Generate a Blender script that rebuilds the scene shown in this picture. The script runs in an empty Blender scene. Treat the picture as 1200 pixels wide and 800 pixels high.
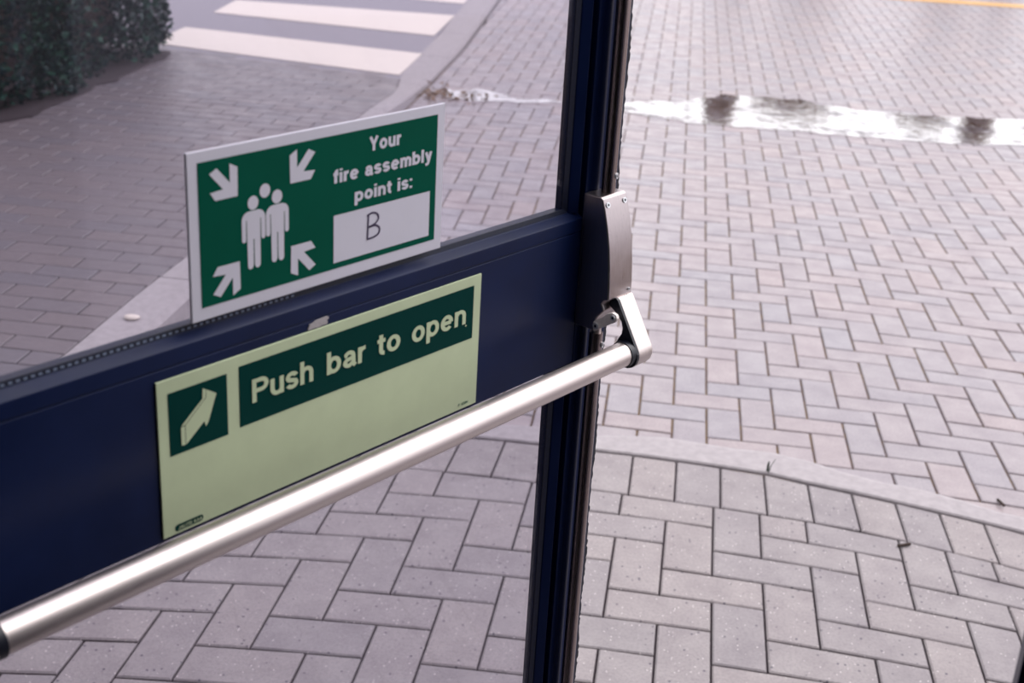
import bpy, bmesh, math, random
from mathutils import Vector, Matrix, geometry
random.seed(7)
scene = bpy.context.scene
COL = scene.collection

# ---------------------------------------------------------------- camera
CAMP = Vector((0.07496, -2.56817, 1.70791))
RIGHT = Vector((0.98814071, 0.14382961, 0.05376794))
UP = Vector((-0.10425702, 0.37136680, 0.92261431))
FWD = Vector((-0.11273163, 0.91727844, -0.38195790))
FPX = 1580.234
cam_data = bpy.data.cameras.new('camera')
cam = bpy.data.objects.new('camera', cam_data)
COL.objects.link(cam)
mw = Matrix((RIGHT, UP, -FWD)).transposed().to_4x4()
mw.translation = CAMP
cam.matrix_world = mw
cam_data.sensor_fit = 'HORIZONTAL'
cam_data.sensor_width = 36.0
cam_data.lens = FPX / 1200 * 36.0
cam_data.clip_start = 0.05
cam_data.clip_end = 400
cam_data.dof.use_dof = True
cam_data.dof.focus_distance = 1.72
cam_data.dof.aperture_fstop = 8.0
scene.camera = cam

# ---------------------------------------------------------------- world, light, exposure
world = bpy.data.worlds.new('overcast_sky')
scene.world = world
world.use_nodes = True
wn = world.node_tree
wn.nodes.clear()
wo = wn.nodes.new('ShaderNodeOutputWorld')
bg = wn.nodes.new('ShaderNodeBackground')
tc = wn.nodes.new('ShaderNodeTexCoord')
sep = wn.nodes.new('ShaderNodeSeparateXYZ')
ramp = wn.nodes.new('ShaderNodeValToRGB')
ramp.color_ramp.elements[0].position = 0.0
ramp.color_ramp.elements[0].color = (0.86, 0.84, 0.88, 1)
ramp.color_ramp.elements[1].position = 0.8
ramp.color_ramp.elements[1].color = (1.0, 0.97, 0.99, 1)
wn.links.new(tc.outputs['Generated'], sep.inputs[0])
wn.links.new(sep.outputs['Z'], ramp.inputs[0])
wn.links.new(ramp.outputs[0], bg.inputs[0])
bg.inputs[1].default_value = 1.45
wn.links.new(bg.outputs[0], wo.inputs[0])

sun_d = bpy.data.lights.new('veiled_sun', 'SUN')
sun_d.energy = 1.3
sun_d.angle = math.radians(50)
sun_d.color = (1.0, 0.95, 0.94)
sun = bpy.data.objects.new('veiled_sun', sun_d)
COL.objects.link(sun)
sun.rotation_euler = Vector((-0.75, -0.50, -0.95)).to_track_quat('-Z', 'Y').to_euler()

scene.view_settings.view_transform = 'Standard'
scene.view_settings.look = 'None'
scene.view_settings.gamma = 1.0
scene.view_settings.use_curve_mapping = False
scene.view_settings.exposure = 0.42

# ---------------------------------------------------------------- helpers
AL = 0.68                                            # surfaces are darker than their picture values; the sky is brighter
def lin(r, g, b):
    f = lambda c: (c / 255 / 12.92) if c / 255 <= 0.04045 else ((c / 255 + 0.055) / 1.055) ** 2.4
    return (f(r) * AL, f(g) * AL, f(b) * AL, 1.0)

def tag(o, label=None, cat=None, group=None, kind=None):
    if label: o['label'] = label
    if cat: o['category'] = cat
    if group: o['group'] = group
    if kind: o['kind'] = kind
    return o

def empty(name, loc=(0, 0, 0)):
    o = bpy.data.objects.new(name, None)
    COL.objects.link(o)
    o.location = loc
    o.empty_display_size = 0.05
    return o

def mesh_obj(name, verts, faces, mat, parent=None, smooth=False):
    me = bpy.data.meshes.new(name)
    me.from_pydata([tuple(v) for v in verts], [], faces)
    if mat: me.materials.append(mat)
    if smooth:
        for p in me.polygons: p.use_smooth = True
    me.update()
    o = bpy.data.objects.new(name, me)
    COL.objects.link(o)
    if parent:
        o.parent = parent
        o.location = -Vector(parent.location)
    return o

def fix(o):
    """consistent outward normals"""
    bm = bmesh.new(); bm.from_mesh(o.data)
    bmesh.ops.recalc_face_normals(bm, faces=bm.faces)
    bm.to_mesh(o.data); bm.free()
    return o

def bevel(o, w, seg=2, angle=35):
    m = o.modifiers.new('bevel', 'BEVEL')
    m.width = w; m.segments = seg; m.limit_method = 'ANGLE'; m.angle_limit = math.radians(angle)
    for p in o.data.polygons: p.use_smooth = True
    n = o.modifiers.new('wn', 'WEIGHTED_NORMAL'); n.keep_sharp = False
    return o

class N:
    """small node-material builder"""
    def __init__(self, name):
        self.m = bpy.data.materials.new(name); self.m.use_nodes = True
        self.t = self.m.node_tree; self.t.nodes.clear()
        self.out = self.t.nodes.new('ShaderNodeOutputMaterial')
    def n(self, typ, **kw):
        x = self.t.nodes.new(typ)
        for k, v in kw.items():
            if k.startswith('i_'): x.inputs[k[2:].replace('_', ' ')].default_value = v
            else: setattr(x, k, v)
        return x
    def l(self, a, b): self.t.links.new(a, b)
    def noise(self, scale, detail=4, rough=0.6, vec=None):
        x = self.n('ShaderNodeTexNoise'); x.inputs['Scale'].default_value = scale
        x.inputs['Detail'].default_value = detail; x.inputs['Roughness'].default_value = rough
        if vec is not None: self.l(vec, x.inputs['Vector'])
        return x
    def ramp(self, fac, stops):
        x = self.n('ShaderNodeValToRGB')
        e = x.color_ramp.elements
        while len(e) < len(stops): e.new(0.5)
        for el, (p, c) in zip(e, stops): el.position = p; el.color = c if len(c) == 4 else (*c, 1)
        self.l(fac, x.inputs[0]); return x
    def mix(self, fac, a, b, mode='MIX'):
        x = self.n('ShaderNodeMix', data_type='RGBA', blend_type=mode)
        for sock, v in ((x.inputs[0], fac), (x.inputs[6], a), (x.inputs[7], b)):
            if hasattr(v, 'is_output'): self.l(v, sock)
            else: sock.default_value = v
        return x.outputs[2]
    def bsdf(self, col, rough=0.5, metal=0.0, spec=0.5):
        x = self.n('ShaderNodeBsdfPrincipled')
        for s, v in (('Base Color', col), ('Roughness', rough), ('Metallic', metal), ('Specular IOR Level', spec)):
            if hasattr(v, 'is_output'): self.l(v, x.inputs[s])
            else: x.inputs[s].default_value = v
        self.l(x.outputs[0], self.out.inputs[0]); self.b = x; return x
    def bump(self, h, strength=0.3, dist=0.002):
        x = self.n('ShaderNodeBump'); x.inputs['Strength'].default_value = strength
        x.inputs['Distance'].default_value = dist
        self.l(h, x.inputs['Height']); self.l(x.outputs[0], self.b.inputs['Normal']); return x

def simple(name, col, rough=0.5, metal=0.0, nscale=60, amt=0.12, spec=0.5, bump=0.0):
    k = N(name)
    pos = k.n('ShaderNodeNewGeometry').outputs['Position']
    ns = k.noise(nscale, 4, 0.6, pos)
    dark = tuple(c * (1 - amt) for c in col[:3]) + (1,)
    lite = tuple(min(1, c * (1 + amt)) for c in col[:3]) + (1,)
    c = k.ramp(ns.outputs[0], [(0.3, dark), (0.7, lite)]).outputs[0]
    k.bsdf(c, rough, metal, spec)
    if bump: k.bump(ns.outputs[0], bump, 0.001)
    return k.m

def paver_mat(name, cols, speckle=True, rough=(0.45, 0.7), moss=0.0):
    """concrete block: per-piece tint, mottling, pale and dark aggregate specks"""
    k = N(name)
    pos = k.n('ShaderNodeNewGeometry').outputs['Position']
    oi = k.n('ShaderNodeObjectInfo').outputs['Random']
    isl = k.n('ShaderNodeNewGeometry').outputs['Random Per Island']
    add = k.n('ShaderNodeMath', operation='ADD'); k.l(oi, add.inputs[0]); k.l(isl, add.inputs[1])
    fr = k.n('ShaderNodeMath', operation='FRACT'); k.l(add.outputs[0], fr.inputs[0])
    st = [(i / (len(cols) - 1), c) for i, c in enumerate(cols)]
    c = k.ramp(fr.outputs[0], st).outputs[0]
    n1 = k.noise(9, 5, 0.65, pos)
    c = k.mix(k.ramp(n1.outputs[0], [(0.35, (0, 0, 0)), (0.75, (1, 1, 1))]).outputs[0], c,
              k.mix(1.0, c, (0.80, 0.79, 0.82, 1), 'MULTIPLY'))
    n2 = k.noise(140, 3, 0.7, pos)
    c = k.mix(k.ramp(n2.outputs[0], [(0.38, (0.4, 0.4, 0.4)), (0.55, (0, 0, 0))]).outputs[0], c, (0.16, 0.14, 0.16, 1))
    if speckle:
        for sc, thr, colr, seed in ((120, 0.09, (0.62, 0.58, 0.58, 1), 3.1), (70, 0.10, (0.07, 0.06, 0.085, 1), 9.7)):
            mp = k.n('ShaderNodeVectorMath', operation='ADD'); k.l(pos, mp.inputs[0]); mp.inputs[1].default_value = (seed, seed, 0)
            v = k.n('ShaderNodeTexVoronoi'); v.inputs['Scale'].default_value = sc; k.l(mp.outputs[0], v.inputs['Vector'])
            spot = k.ramp(v.outputs['Distance'], [(thr * 1.5, (1, 1, 1)), (thr * 2.6, (0, 0, 0))])
            sp = k.n('ShaderNodeSeparateColor'); k.l(v.outputs['Color'], sp.inputs[0])
            pick = k.n('ShaderNodeMath', operation='GREATER_THAN'); k.l(sp.outputs[0], pick.inputs[0]); pick.inputs[1].default_value = 0.86
            mu = k.n('ShaderNodeMath', operation='MULTIPLY'); k.l(spot.outputs[0], mu.inputs[0]); k.l(pick.outputs[0], mu.inputs[1])
            c = k.mix(mu.outputs[0], c, colr)
    rr = k.ramp(n1.outputs[0], [(0.3, (rough[0],) * 3), (0.7, (rough[1],) * 3)]).outputs[0]
    k.bsdf(c, rr, 0, 0.5)
    k.bump(n2.outputs[0], 0.5, 0.0015)
    return k.m

def metal_mat(name, col, rough, brushed=True, metal=1.0, scale=(4, 4, 900)):
    k = N(name)
    tcn = k.n('ShaderNodeTexCoord')
    mp = k.n('ShaderNodeMapping'); mp.inputs['Scale'].default_value = scale
    k.l(tcn.outputs['Object'], mp.inputs[0])
    ns = k.noise(1.0, 3, 0.6, mp.outputs[0])
    c = k.ramp(ns.outputs[0], [(0.3, tuple(x * 0.88 for x in col[:3])), (0.7, col[:3])]).outputs[0]
    r = k.ramp(ns.outputs[0], [(0.3, (rough * 0.85,) * 3), (0.7, (rough * 1.15,) * 3)]).outputs[0]
    k.bsdf(c, r, metal)
    return k.m

MAT = {}
MAT['near'] = paver_mat('entrance_block', [lin(170, 163, 166), lin(174, 166, 168), lin(166, 159, 163), lin(177, 168, 169), lin(172, 164, 167)], rough=(0.55, 0.8))
MAT['far'] = paver_mat('courtyard_block', [lin(174, 165, 171), lin(179, 166, 171), lin(168, 163, 172), lin(183, 168, 171), lin(171, 165, 173), lin(178, 167, 172)], speckle=False, rough=(0.28, 0.5))
MAT['left'] = paver_mat('road_block', [lin(132, 123, 130), lin(138, 127, 132), lin(128, 122, 131)], speckle=False, rough=(0.3, 0.55))
MAT['bed'] = simple('dark_joint_sand', lin(58, 47, 55), 0.9, nscale=200, amt=0.4)
MAT['kerb'] = simple('pale_concrete', lin(180, 173, 178), 0.7, nscale=40, amt=0.12, bump=0.2)
MAT['asphalt'] = simple('worn_asphalt', lin(146, 140, 154), 0.5, nscale=90, amt=0.2, bump=0.3)
MAT['white_paint'] = simple('road_paint', lin(248, 236, 228), 0.5, nscale=30, amt=0.05)
MAT['yellow_paint'] = simple('yellow_paint', lin(226, 176, 108), 0.5, nscale=30, amt=0.08)
MAT['soil'] = simple('wet_soil', lin(62, 50, 58), 0.8, nscale=50, amt=0.4, bump=0.5)

def moss_bed():
    k = N('mossy_joint_sand')
    pos = k.n('ShaderNodeNewGeometry').outputs['Position']
    a = k.noise(1.3, 3, 0.6, pos); b = k.noise(22, 3, 0.6, pos)
    m = k.mix(0.5, a.outputs[0], b.outputs[0])
    c = k.ramp(m, [(0.42, lin(96, 80, 84)), (0.56, lin(132, 108, 78))]).outputs[0]
    k.bsdf(c, 0.9)
    return k.m
MAT['moss_bed'] = moss_bed()

def navy(name, col, rough):
    k = N(name)
    pos = k.n('ShaderNodeNewGeometry').outputs['Position']
    n1 = k.noise(14, 4, 0.6, pos); n2 = k.noise(420, 2, 0.5, pos)
    c = k.ramp(n1.outputs[0], [(0.3, tuple(x * 0.85 for x in col[:3])), (0.7, tuple(x * 1.15 for x in col[:3]))]).outputs[0]
    r = k.ramp(n1.outputs[0], [(0.3, (rough * 0.85,) * 3), (0.7, (rough * 1.2,) * 3)]).outputs[0]
    k.bsdf(c, r, 0.0, 0.18)
    k.bump(n2.outputs[0], 0.08, 0.0005)
    return k.m
MAT['navy'] = navy('navy_powder_coat', (0.003, 0.010, 0.050, 1), 0.38)
MAT['gasket'] = simple('black_rubber', (0.004, 0.007, 0.024, 1), 0.5, nscale=300, amt=0.3, spec=0.25)
MAT['brush'] = simple('dark_bristle', (0.006, 0.007, 0.016, 1), 0.9, nscale=300, amt=0.3)
MAT['alu'] = metal_mat('satin_aluminium', (0.72, 0.65, 0.63, 1), 0.38, scale=(3, 3, 3))
MAT['steel'] = metal_mat('brushed_steel', (0.46, 0.41, 0.42, 1), 0.32, scale=(500, 500, 6))
MAT['steel_pale'] = metal_mat('pale_cast_alloy', (0.70, 0.63, 0.61, 1), 0.42, scale=(300, 300, 40))
MAT['rod'] = metal_mat('bronze_grey_rod', (0.34, 0.28, 0.27, 1), 0.28, scale=(600, 600, 4))
MAT['zinc'] = simple('pale_zinc_plate', (0.92, 0.85, 0.82, 1), 0.5, nscale=300, amt=0.06)
MAT['screw'] = metal_mat('zinc_screw', (0.75, 0.78, 0.82, 1), 0.3, metal=0.5)
MAT['black'] = simple('black_plastic', (0.006, 0.008, 0.018, 1), 0.4, nscale=200, amt=0.2)
MAT['sign_white'] = simple('white_sign_plastic', lin(252, 250, 266), 0.45, nscale=25, amt=0.02)
MAT['green'] = simple('safety_green_print', lin(0, 98, 78), 0.55, nscale=20, amt=0.05, spec=0.05)
MAT['green_dark'] = simple('dark_green_print', lin(0, 66, 62), 0.55, nscale=20, amt=0.05, spec=0.05)
MAT['glow'] = simple('pale_luminescent_plastic', lin(230, 246, 204), 0.45, nscale=18, amt=0.05)
MAT['glow_line'] = simple('pale_luminescent_letters', lin(230, 246, 204), 0.5, nscale=40, amt=0.03)
MAT['marker'] = simple('purple_marker_ink', lin(60, 38, 88), 0.5, nscale=300, amt=0.25)
MAT['glint'] = simple('pale_blue_glint', lin(150, 166, 196), 0.6, nscale=200, amt=0.1)  # colour of the glints painted on the gasket
MAT['chip'] = simple('torn_white_vinyl', lin(205, 198, 202), 0.6, nscale=400, amt=0.12)

def glass_mat():
    k = N('door_glass')
    pos = k.n('ShaderNodeNewGeometry').outputs['Position']
    tr = k.n('ShaderNodeBsdfTransparent'); tr.inputs[0].default_value = (0.82, 0.81, 0.85, 1)
    gl = k.n('ShaderNodeBsdfGlossy'); gl.inputs['Roughness'].default_value = 0.02; gl.inputs[0].default_value = (0.9, 0.9, 1, 1)
    fr0 = k.n('ShaderNodeLayerWeight'); fr0.inputs[0].default_value = 0.5
    fr = k.ramp(fr0.outputs['Facing'], [(0.25, (0.02,) * 3), (0.6, (0.06,) * 3), (0.8, (0.16,) * 3), (0.95, (0.5,) * 3)])
    m1 = k.n('ShaderNodeMixShader'); k.l(fr.outputs[0], m1.inputs[0]); k.l(tr.outputs[0], m1.inputs[1]); k.l(gl.outputs[0], m1.inputs[2])
    df = k.n('ShaderNodeBsdfDiffuse'); df.inputs[0].default_value = (0.8, 0.77, 0.85, 1)
    mp = k.n('ShaderNodeMapping'); mp.inputs['Scale'].default_value = (14, 14, 2.5); k.l(pos, mp.inputs[0])
    sm = k.noise(1.0, 4, 0.6, mp.outputs[0])
    h = k.ramp(sm.outputs[0], [(0.35, (0.004,) * 3), (0.75, (0.03,) * 3)])
    m2 = k.n('ShaderNodeMixShader'); k.l(h.outputs[0], m2.inputs[0]); k.l(m1.outputs[0], m2.inputs[1]); k.l(df.outputs[0], m2.inputs[2])
    k.l(m2.outputs[0], k.out.inputs[0])
    return k.m
MAT['glass'] = glass_mat()

def water_mat():
    k = N('puddle_water')
    pos = k.n('ShaderNodeNewGeometry').outputs['Position']
    tr = k.n('ShaderNodeBsdfTransparent'); tr.inputs[0].default_value = (0.62, 0.60, 0.62, 1)
    gl = k.n('ShaderNodeBsdfGlossy'); gl.inputs['Roughness'].default_value = 0.03; gl.inputs[0].default_value = (1, 1, 1, 1)
    lw = k.n('ShaderNodeLayerWeight'); lw.inputs[0].default_value = 0.5
    fac = k.ramp(lw.outputs['Facing'], [(0.3, (0.05,) * 3), (0.85, (0.80,) * 3)])
    ns = k.noise(16, 3, 0.6, pos)
    n2 = k.noise(6, 5, 0.7, pos)
    pm = k.ramp(n2.outputs[0], [(0.36, (0.25,) * 3), (0.5, (1.0,) * 3)])
    fm = k.n('ShaderNodeMath', operation='MULTIPLY'); k.l(fac.outputs[0], fm.inputs[0]); k.l(pm.outputs[0], fm.inputs[1])
    fac = fm
    bp = k.n('ShaderNodeBump'); bp.inputs['Strength'].default_value = 0.28; bp.inputs['Distance'].default_value = 0.004
    k.l(ns.outputs[0], bp.inputs['Height']); k.l(bp.outputs[0], gl.inputs['Normal'])
    m = k.n('ShaderNodeMixShader'); k.l(fac.outputs[0], m.inputs[0]); k.l(tr.outputs[0], m.inputs[1]); k.l(gl.outputs[0], m.inputs[2])
    k.l(m.outputs[0], k.out.inputs[0])
    return k.m
MAT['water'] = water_mat()

def leaf_mat(name, cols):
    k = N(name)
    isl = k.n('ShaderNodeNewGeometry').outputs['Random Per Island']
    st = [(i / (len(cols) - 1), c) for i, c in enumerate(cols)]
    c = k.ramp(isl, st).outputs[0]
    k.bsdf(c, 0.45)
    return k.m
MAT['leaf'] = leaf_mat('hedge_leaf', [lin(8, 36, 46), lin(22, 68, 66), lin(12, 46, 54), lin(64, 118, 98), lin(10, 40, 50)])
MAT['brown_leaf'] = leaf_mat('brown_leaf', [lin(134, 106, 88), lin(160, 126, 98), lin(116, 90, 80)])
MAT['bark'] = simple('bark', lin(70, 56, 52), 0.9, nscale=60, amt=0.3)
MAT['grass'] = simple('weed_green', lin(48, 66, 52), 0.6, nscale=200, amt=0.3)
MAT['render'] = simple('pale_render_wall', lin(150, 144, 142), 0.85, nscale=20, amt=0.08)
MAT['inner'] = simple('inside_wall_paint', lin(120, 118, 122), 0.8, nscale=10, amt=0.05)
MAT['mat_floor'] = simple('dark_entrance_floor', lin(60, 58, 64), 0.7, nscale=80, amt=0.2)

# ---------------------------------------------------------------- paving maths
def near_xy(u, v):
    uc, vc = max(-11, min(10, u)) / 8.0, max(-5, min(6, v)) / 8.0
    W = ((-0.00789, -0.05787), (-0.01191, -0.02262), (0.00662, -0.05585), (-0.02223, 0.00204), (-0.00115, -0.04218))
    T = (uc * uc, uc * vc, vc * vc, uc ** 3, uc * uc * vc)
    return (1.2 * (u * 0.101 + sum(t * w[0] for t, w in zip(T, W))), 1.2 * (v * 0.101 + sum(t * w[1] for t, w in zip(T, W))))

FG = (0.01497, 0.89366, 0.01467, 0.08344, 0.01351, 0.00406, -0.01455, -0.00578, 0.00119, -0.04697, 0.02877, -0.03629, -0.03193, 0.00088, -0.00004, 0.01138, 0.00743, -0.0016)
def far_xy(u, v):
    uc, vc = (max(-4, min(12, u)) - 3) / 8.0, max(-4, min(31, v)) / 16.0
    T = (uc * uc, uc * vc, vc * vc, uc ** 3, uc * uc * vc, vc ** 3, uc * vc * vc)
    lx = u * FG[3] + sum(t * FG[4 + 2 * i] for i, t in enumerate(T))
    ly = v * FG[3] + sum(t * FG[5 + 2 * i] for i, t in enumerate(T))
    c, s = math.cos(FG[2]), math.sin(FG[2])
    return (1.2 * (FG[0] + c * lx - s * ly), 1.2 * (FG[1] + s * lx + c * ly))

def project(p):
    d = Vector(p) - CAMP
    z = d.dot(FWD)
    if z < 0.05: return None
    return (600 + FPX * d.dot(RIGHT) / z, 400 - FPX * d.dot(UP) / z, z)

def inset_quad(q, g):
    """shrink a quad of xy points by g on every side"""
    out = []
    n = len(q)
    for i in range(n):
        a, b, c = Vector(q[i - 1]), Vector(q[i]), Vector(q[(i + 1) % n])
        e1, e2 = (b - a).normalized(), (c - b).normalized()
        n1, n2 = Vector((-e1.y, e1.x)), Vector((-e2.y, e2.x))
        out.append(b + (n1 + n2) * g)
    return out

def paver_geo(q, z, depth=0.05, gap=0.003, ch=0.004, tilt=0.0):
    """block with chamfered top; q = 4 ccw xy points; z number or function"""
    q = [Vector(p) for p in q]
    a = sum(q[i].x * q[(i + 1) % 4].y - q[(i + 1) % 4].x * q[i].y for i in range(4))
    if a < 0: q = q[::-1]
    o = inset_quad(q, gap); t = inset_quad(q, gap + ch)
    zf = z if callable(z) else (lambda x, y: z)
    cx = sum(p.x for p in q) / 4; cy = sum(p.y for p in q) / 4
    tx, ty, dz = random.uniform(-tilt, tilt), random.uniform(-tilt, tilt), random.uniform(-tilt, tilt) * 0.06
    h = lambda p: zf(p.x, p.y) + (p.x - cx) * tx + (p.y - cy) * ty + dz
    vs = [(p.x, p.y, h(p)) for p in t] + [(p.x, p.y, h(p) - ch * 0.8) for p in o] + [(p.x, p.y, zf(p.x, p.y) - depth) for p in o]
    fs = [(0, 1, 2, 3)]
    for i in range(4):
        j = (i + 1) % 4
        fs += [(4 + i, 4 + j, j, i), (8 + i, 8 + j, 4 + j, 4 + i)]
    return vs, fs

def add_pavers(parent, quads, mat, z, limit=300, name='paver', **kw):
    """largest ones in view as single objects, the rest as one stuff part"""
    def key(q):
        c = [sum(p[i] for p in q) / 4 for i in (0, 1)]
        pr = project((c[0], c[1], 0))
        if pr is None: return 1e9
        off = 0 if (-40 < pr[0] < 1240 and -20 < pr[1] < 840) else 1000
        return pr[2] + off
    quads = sorted(quads, key=key)
    for q in quads[:limit]:
        vs, fs = paver_geo(q, z, **kw)
        mesh_obj(name, vs, fs, mat, parent)
    rest = quads[limit:]
    if rest:
        V, F = [], []
        for q in rest:
            vs, fs = paver_geo(q, z, **kw)
            b = len(V); V += vs; F += [tuple(i + b for i in f) for f in fs]
        o = mesh_obj('distant_pavers', V, F, mat, parent)
        o['kind'] = 'stuff'

def plane(name, pts, z, mat, parent=None, thick=0.0):
    n = len(pts)
    zf = z if callable(z) else (lambda x, y: z)
    vs = [(x, y, zf(x, y)) for x, y in pts]
    fs = [tuple(range(n))]
    if thick:
        vs += [(x, y, zf(x, y) - thick) for x, y in pts]
        fs += [tuple(range(2 * n - 1, n - 1, -1))]
        for i in range(n):
            j = (i + 1) % n
            fs.append((n + i, n + j, j, i))
    return mesh_obj(name, vs, fs, mat, parent)

def interp(xs, ys, x):
    if x <= xs[0]:
        return ys[0] + (ys[1] - ys[0]) / (xs[1] - xs[0]) * (x - xs[0])
    for i in range(len(xs) - 1):
        if x <= xs[i + 1] or i == len(xs) - 2:
            return ys[i] + (ys[i + 1] - ys[i]) / (xs[i + 1] - xs[i]) * (x - xs[i])

# soldier course outer (kerb side) and inner edges, one point per joint
SO_K = [-9, -3, 0, 1, 2, 3, 4, 5, 6, 7, 8, 12]
SO_X = [-1.07, -0.343, 0.018, 0.139, 0.260, 0.378, 0.495, 0.610, 0.722, 0.832, 0.941, 1.37]
SO_Y = [0.765, 0.806, 0.806, 0.801, 0.795, 0.784, 0.756, 0.732, 0.704, 0.675, 0.646, 0.51]
SI_X = [-1.09, -0.350, 0.019, 0.140, 0.260, 0.381, 0.500, 0.616, 0.729, 0.838, 0.945, 1.36]
SI_Y = [0.560, 0.590, 0.578, 0.570, 0.565, 0.556, 0.545, 0.529, 0.502, 0.474, 0.447, 0.31]
kerb_y = lambda x: interp(SO_X, SO_Y, x)
sold_y = lambda x: interp(SI_X, SI_Y, x)

KL = lambda y: interp([0.9, 1.4, 1.8, 3.5, 4.9, 5.5, 7.0, 7.8, 12], [-1.656, -1.652, -1.635, -1.590, -1.585, -1.69, -1.74, -1.79, -1.98], y)
KR = lambda y: interp([0.9, 1.4, 4.3, 5.4, 6.6, 9.0, 12], [-1.50, -1.50, -1.50, -1.50, -1.512, -1.63, -1.78], y)
# ---------------------------------------------------------------- ground structure
ground = plane('ground', [(-40, -30), (40, -30), (40, 60), (-40, 60)], -0.11, MAT['asphalt'])
tag(ground, 'plain ground lying below all the paving', 'ground', kind='structure')

# entrance paving: large grey blocks, herringbone, with a soldier course
ep = plane('entrance_paving', [(-1.5, -1.9)] + [(2.2, -1.9)] + [(x, kerb_y(x) + 0.01) for x in (2.2, 1.37, 0.94, 0.6, 0.2, -0.3, -1.0, -1.5)], -0.008, MAT['bed'], thick=0.06)
tag(ep, 'grey block paving in herringbone pattern at the doorstep', 'paving', kind='structure')
quads = []
for i in range(-16, 16):
    for j in range(-20, 7):
        s = (i - j) % 4
        if s == 0: cells = (i, j, i + 2, j + 1)
        elif s == 3: cells = (i, j, i + 1, j + 2)     # upright block starts one left, on the row above
        else: continue
        u0, v0, u1, v1 = cells
        if v0 >= 5: continue
        v1 = min(v1, 5)
        if not (-12 <= u0 <= 13): continue
        q = [near_xy(u0, v0), near_xy(u1, v0), near_xy(u1, v1), near_xy(u0, v1)]
        if v1 == 5:
            q[2] = (q[2][0], sold_y(q[2][0])); q[3] = (q[3][0], sold_y(q[3][0]))
        if q[0][1] < -1.80: continue
        quads.append(q)
for k in range(-10, 13):
    q = [(interp(SO_K, SI_X, a), interp(SO_K, SI_Y, a)) for a in (k, k + 1)] + [(interp(SO_K, SO_X, a), interp(SO_K, SO_Y, a) - (0.004 if 1 < a < 6 else 0.001)) for a in (k + 1, k)]
    quads.append(q)
add_pavers(ep, quads, MAT['near'], 0.0, gap=0.0027, ch=0.0035, tilt=0.008)

# curved concrete edging strip
ks = [i / 10 for i in range(-15, 22)]
vs, fs = [], []
for x in ks:
    y = kerb_y(x) + 0.004
    far = y + 0.115 + 0.02 * math.sin(x * 5.0) + 0.012 * math.sin(x * 17)
    for yy, zz in ((y, -0.05), (y, 0.001), (y + 0.004, 0.005), (far - 0.02, 0.005), (far, 0.0005), (far, -0.05)):
        vs.append((x, yy, zz))
for i in range(len(ks) - 1):
    for r in range(5):
        a = i * 6 + r
        fs.append((a, a + 6, a + 7, a + 1))
edging = mesh_obj('kerb_edging', vs, fs, MAT['kerb'], smooth=False)
tag(fix(edging), 'curved pale concrete edging strip between the two pavings', 'kerb', kind='structure')

# courtyard paving: smaller blocks
cp = plane('courtyard_paving', [(x, kerb_y(x) + 0.012) for x in (-1.5, -1.0, -0.3, 0.2, 0.6, 0.94, 1.37, 2.2)] + [(9, -0.2), (9, 14), (-1.5, 14)], -0.006, MAT['moss_bed'], thick=0.06)
tag(cp, 'mauve herringbone block paving of the wet courtyard', 'paving', kind='structure')
quads = []
for i in range(-22, 60):
    for j in range(-8, 118):
        s = (i - j) % 4
        if s == 0: u0, v0, u1, v1 = i, j, i + 2, j + 1
        elif s == 3: u0, v0, u1, v1 = i, j, i + 1, j + 2
        else: continue
        q = [far_xy(u0, v0), far_xy(u1, v0), far_xy(u1, v1), far_xy(u0, v1)]
        cx = sum(p[0] for p in q) / 4; cy = sum(p[1] for p in q) / 4
        if max(p[0] for p in q) < KR(cy) + 0.03 or cx > 1.0 + 0.42 * (cy + 2.6) or cy > 12.6: continue
        ylim = kerb_y(cx) + 0.03
        if max(p[1] for p in q) < ylim + 0.06: continue
        q = [(max(p[0], KR(p[1]) + 0.012), max(p[1], kerb_y(p[0]) + 0.03)) for p in q]
        if abs(q[1][0] - q[0][0]) < 0.02: continue
        quads.append(q)
add_pavers(cp, quads, MAT['far'], 0.0, gap=0.0032, ch=0.003, tilt=0.008)

# raised road side on the left: kerb stones, block paving, asphalt crossing
def left_z(x, y):
    if y < 4.2: return 0.096
    if y > 5.3: return 0.036
    return 0.096 + (0.036 - 0.096) * (y - 4.2) / 1.1
rk = empty('road_kerb', (-1.58, -0.2, 0))
tag(rk, 'line of pale concrete kerb stones beside the crossing', 'kerb', kind='structure')
y = -1.2
while y < 12.5:
    ye = y + 0.915
    m = 5; V = []; F = []
    for t in range(m + 1):
        yy = y + 0.003 + (ye - y - 0.006) * t / m
        z = left_z(0, yy)
        l, r = KL(yy), KR(yy)
        V += [(l, yy, -0.1), (l, yy, z), (r - 0.02, yy, z), (r, yy, z - 0.02), (r + 0.01, yy, -0.1)]
    for t in range(m):
        for s in range(4):
            a = t * 5 + s
            F.append((a, a + 1, a + 6, a + 5))
    F += [(0, 1, 2, 3, 4), tuple(m * 5 + s for s in (4, 3, 2, 1, 0))]
    fix(mesh_obj('kerb_stone', V, F, MAT['kerb'], rk))
    y = ye

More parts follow.
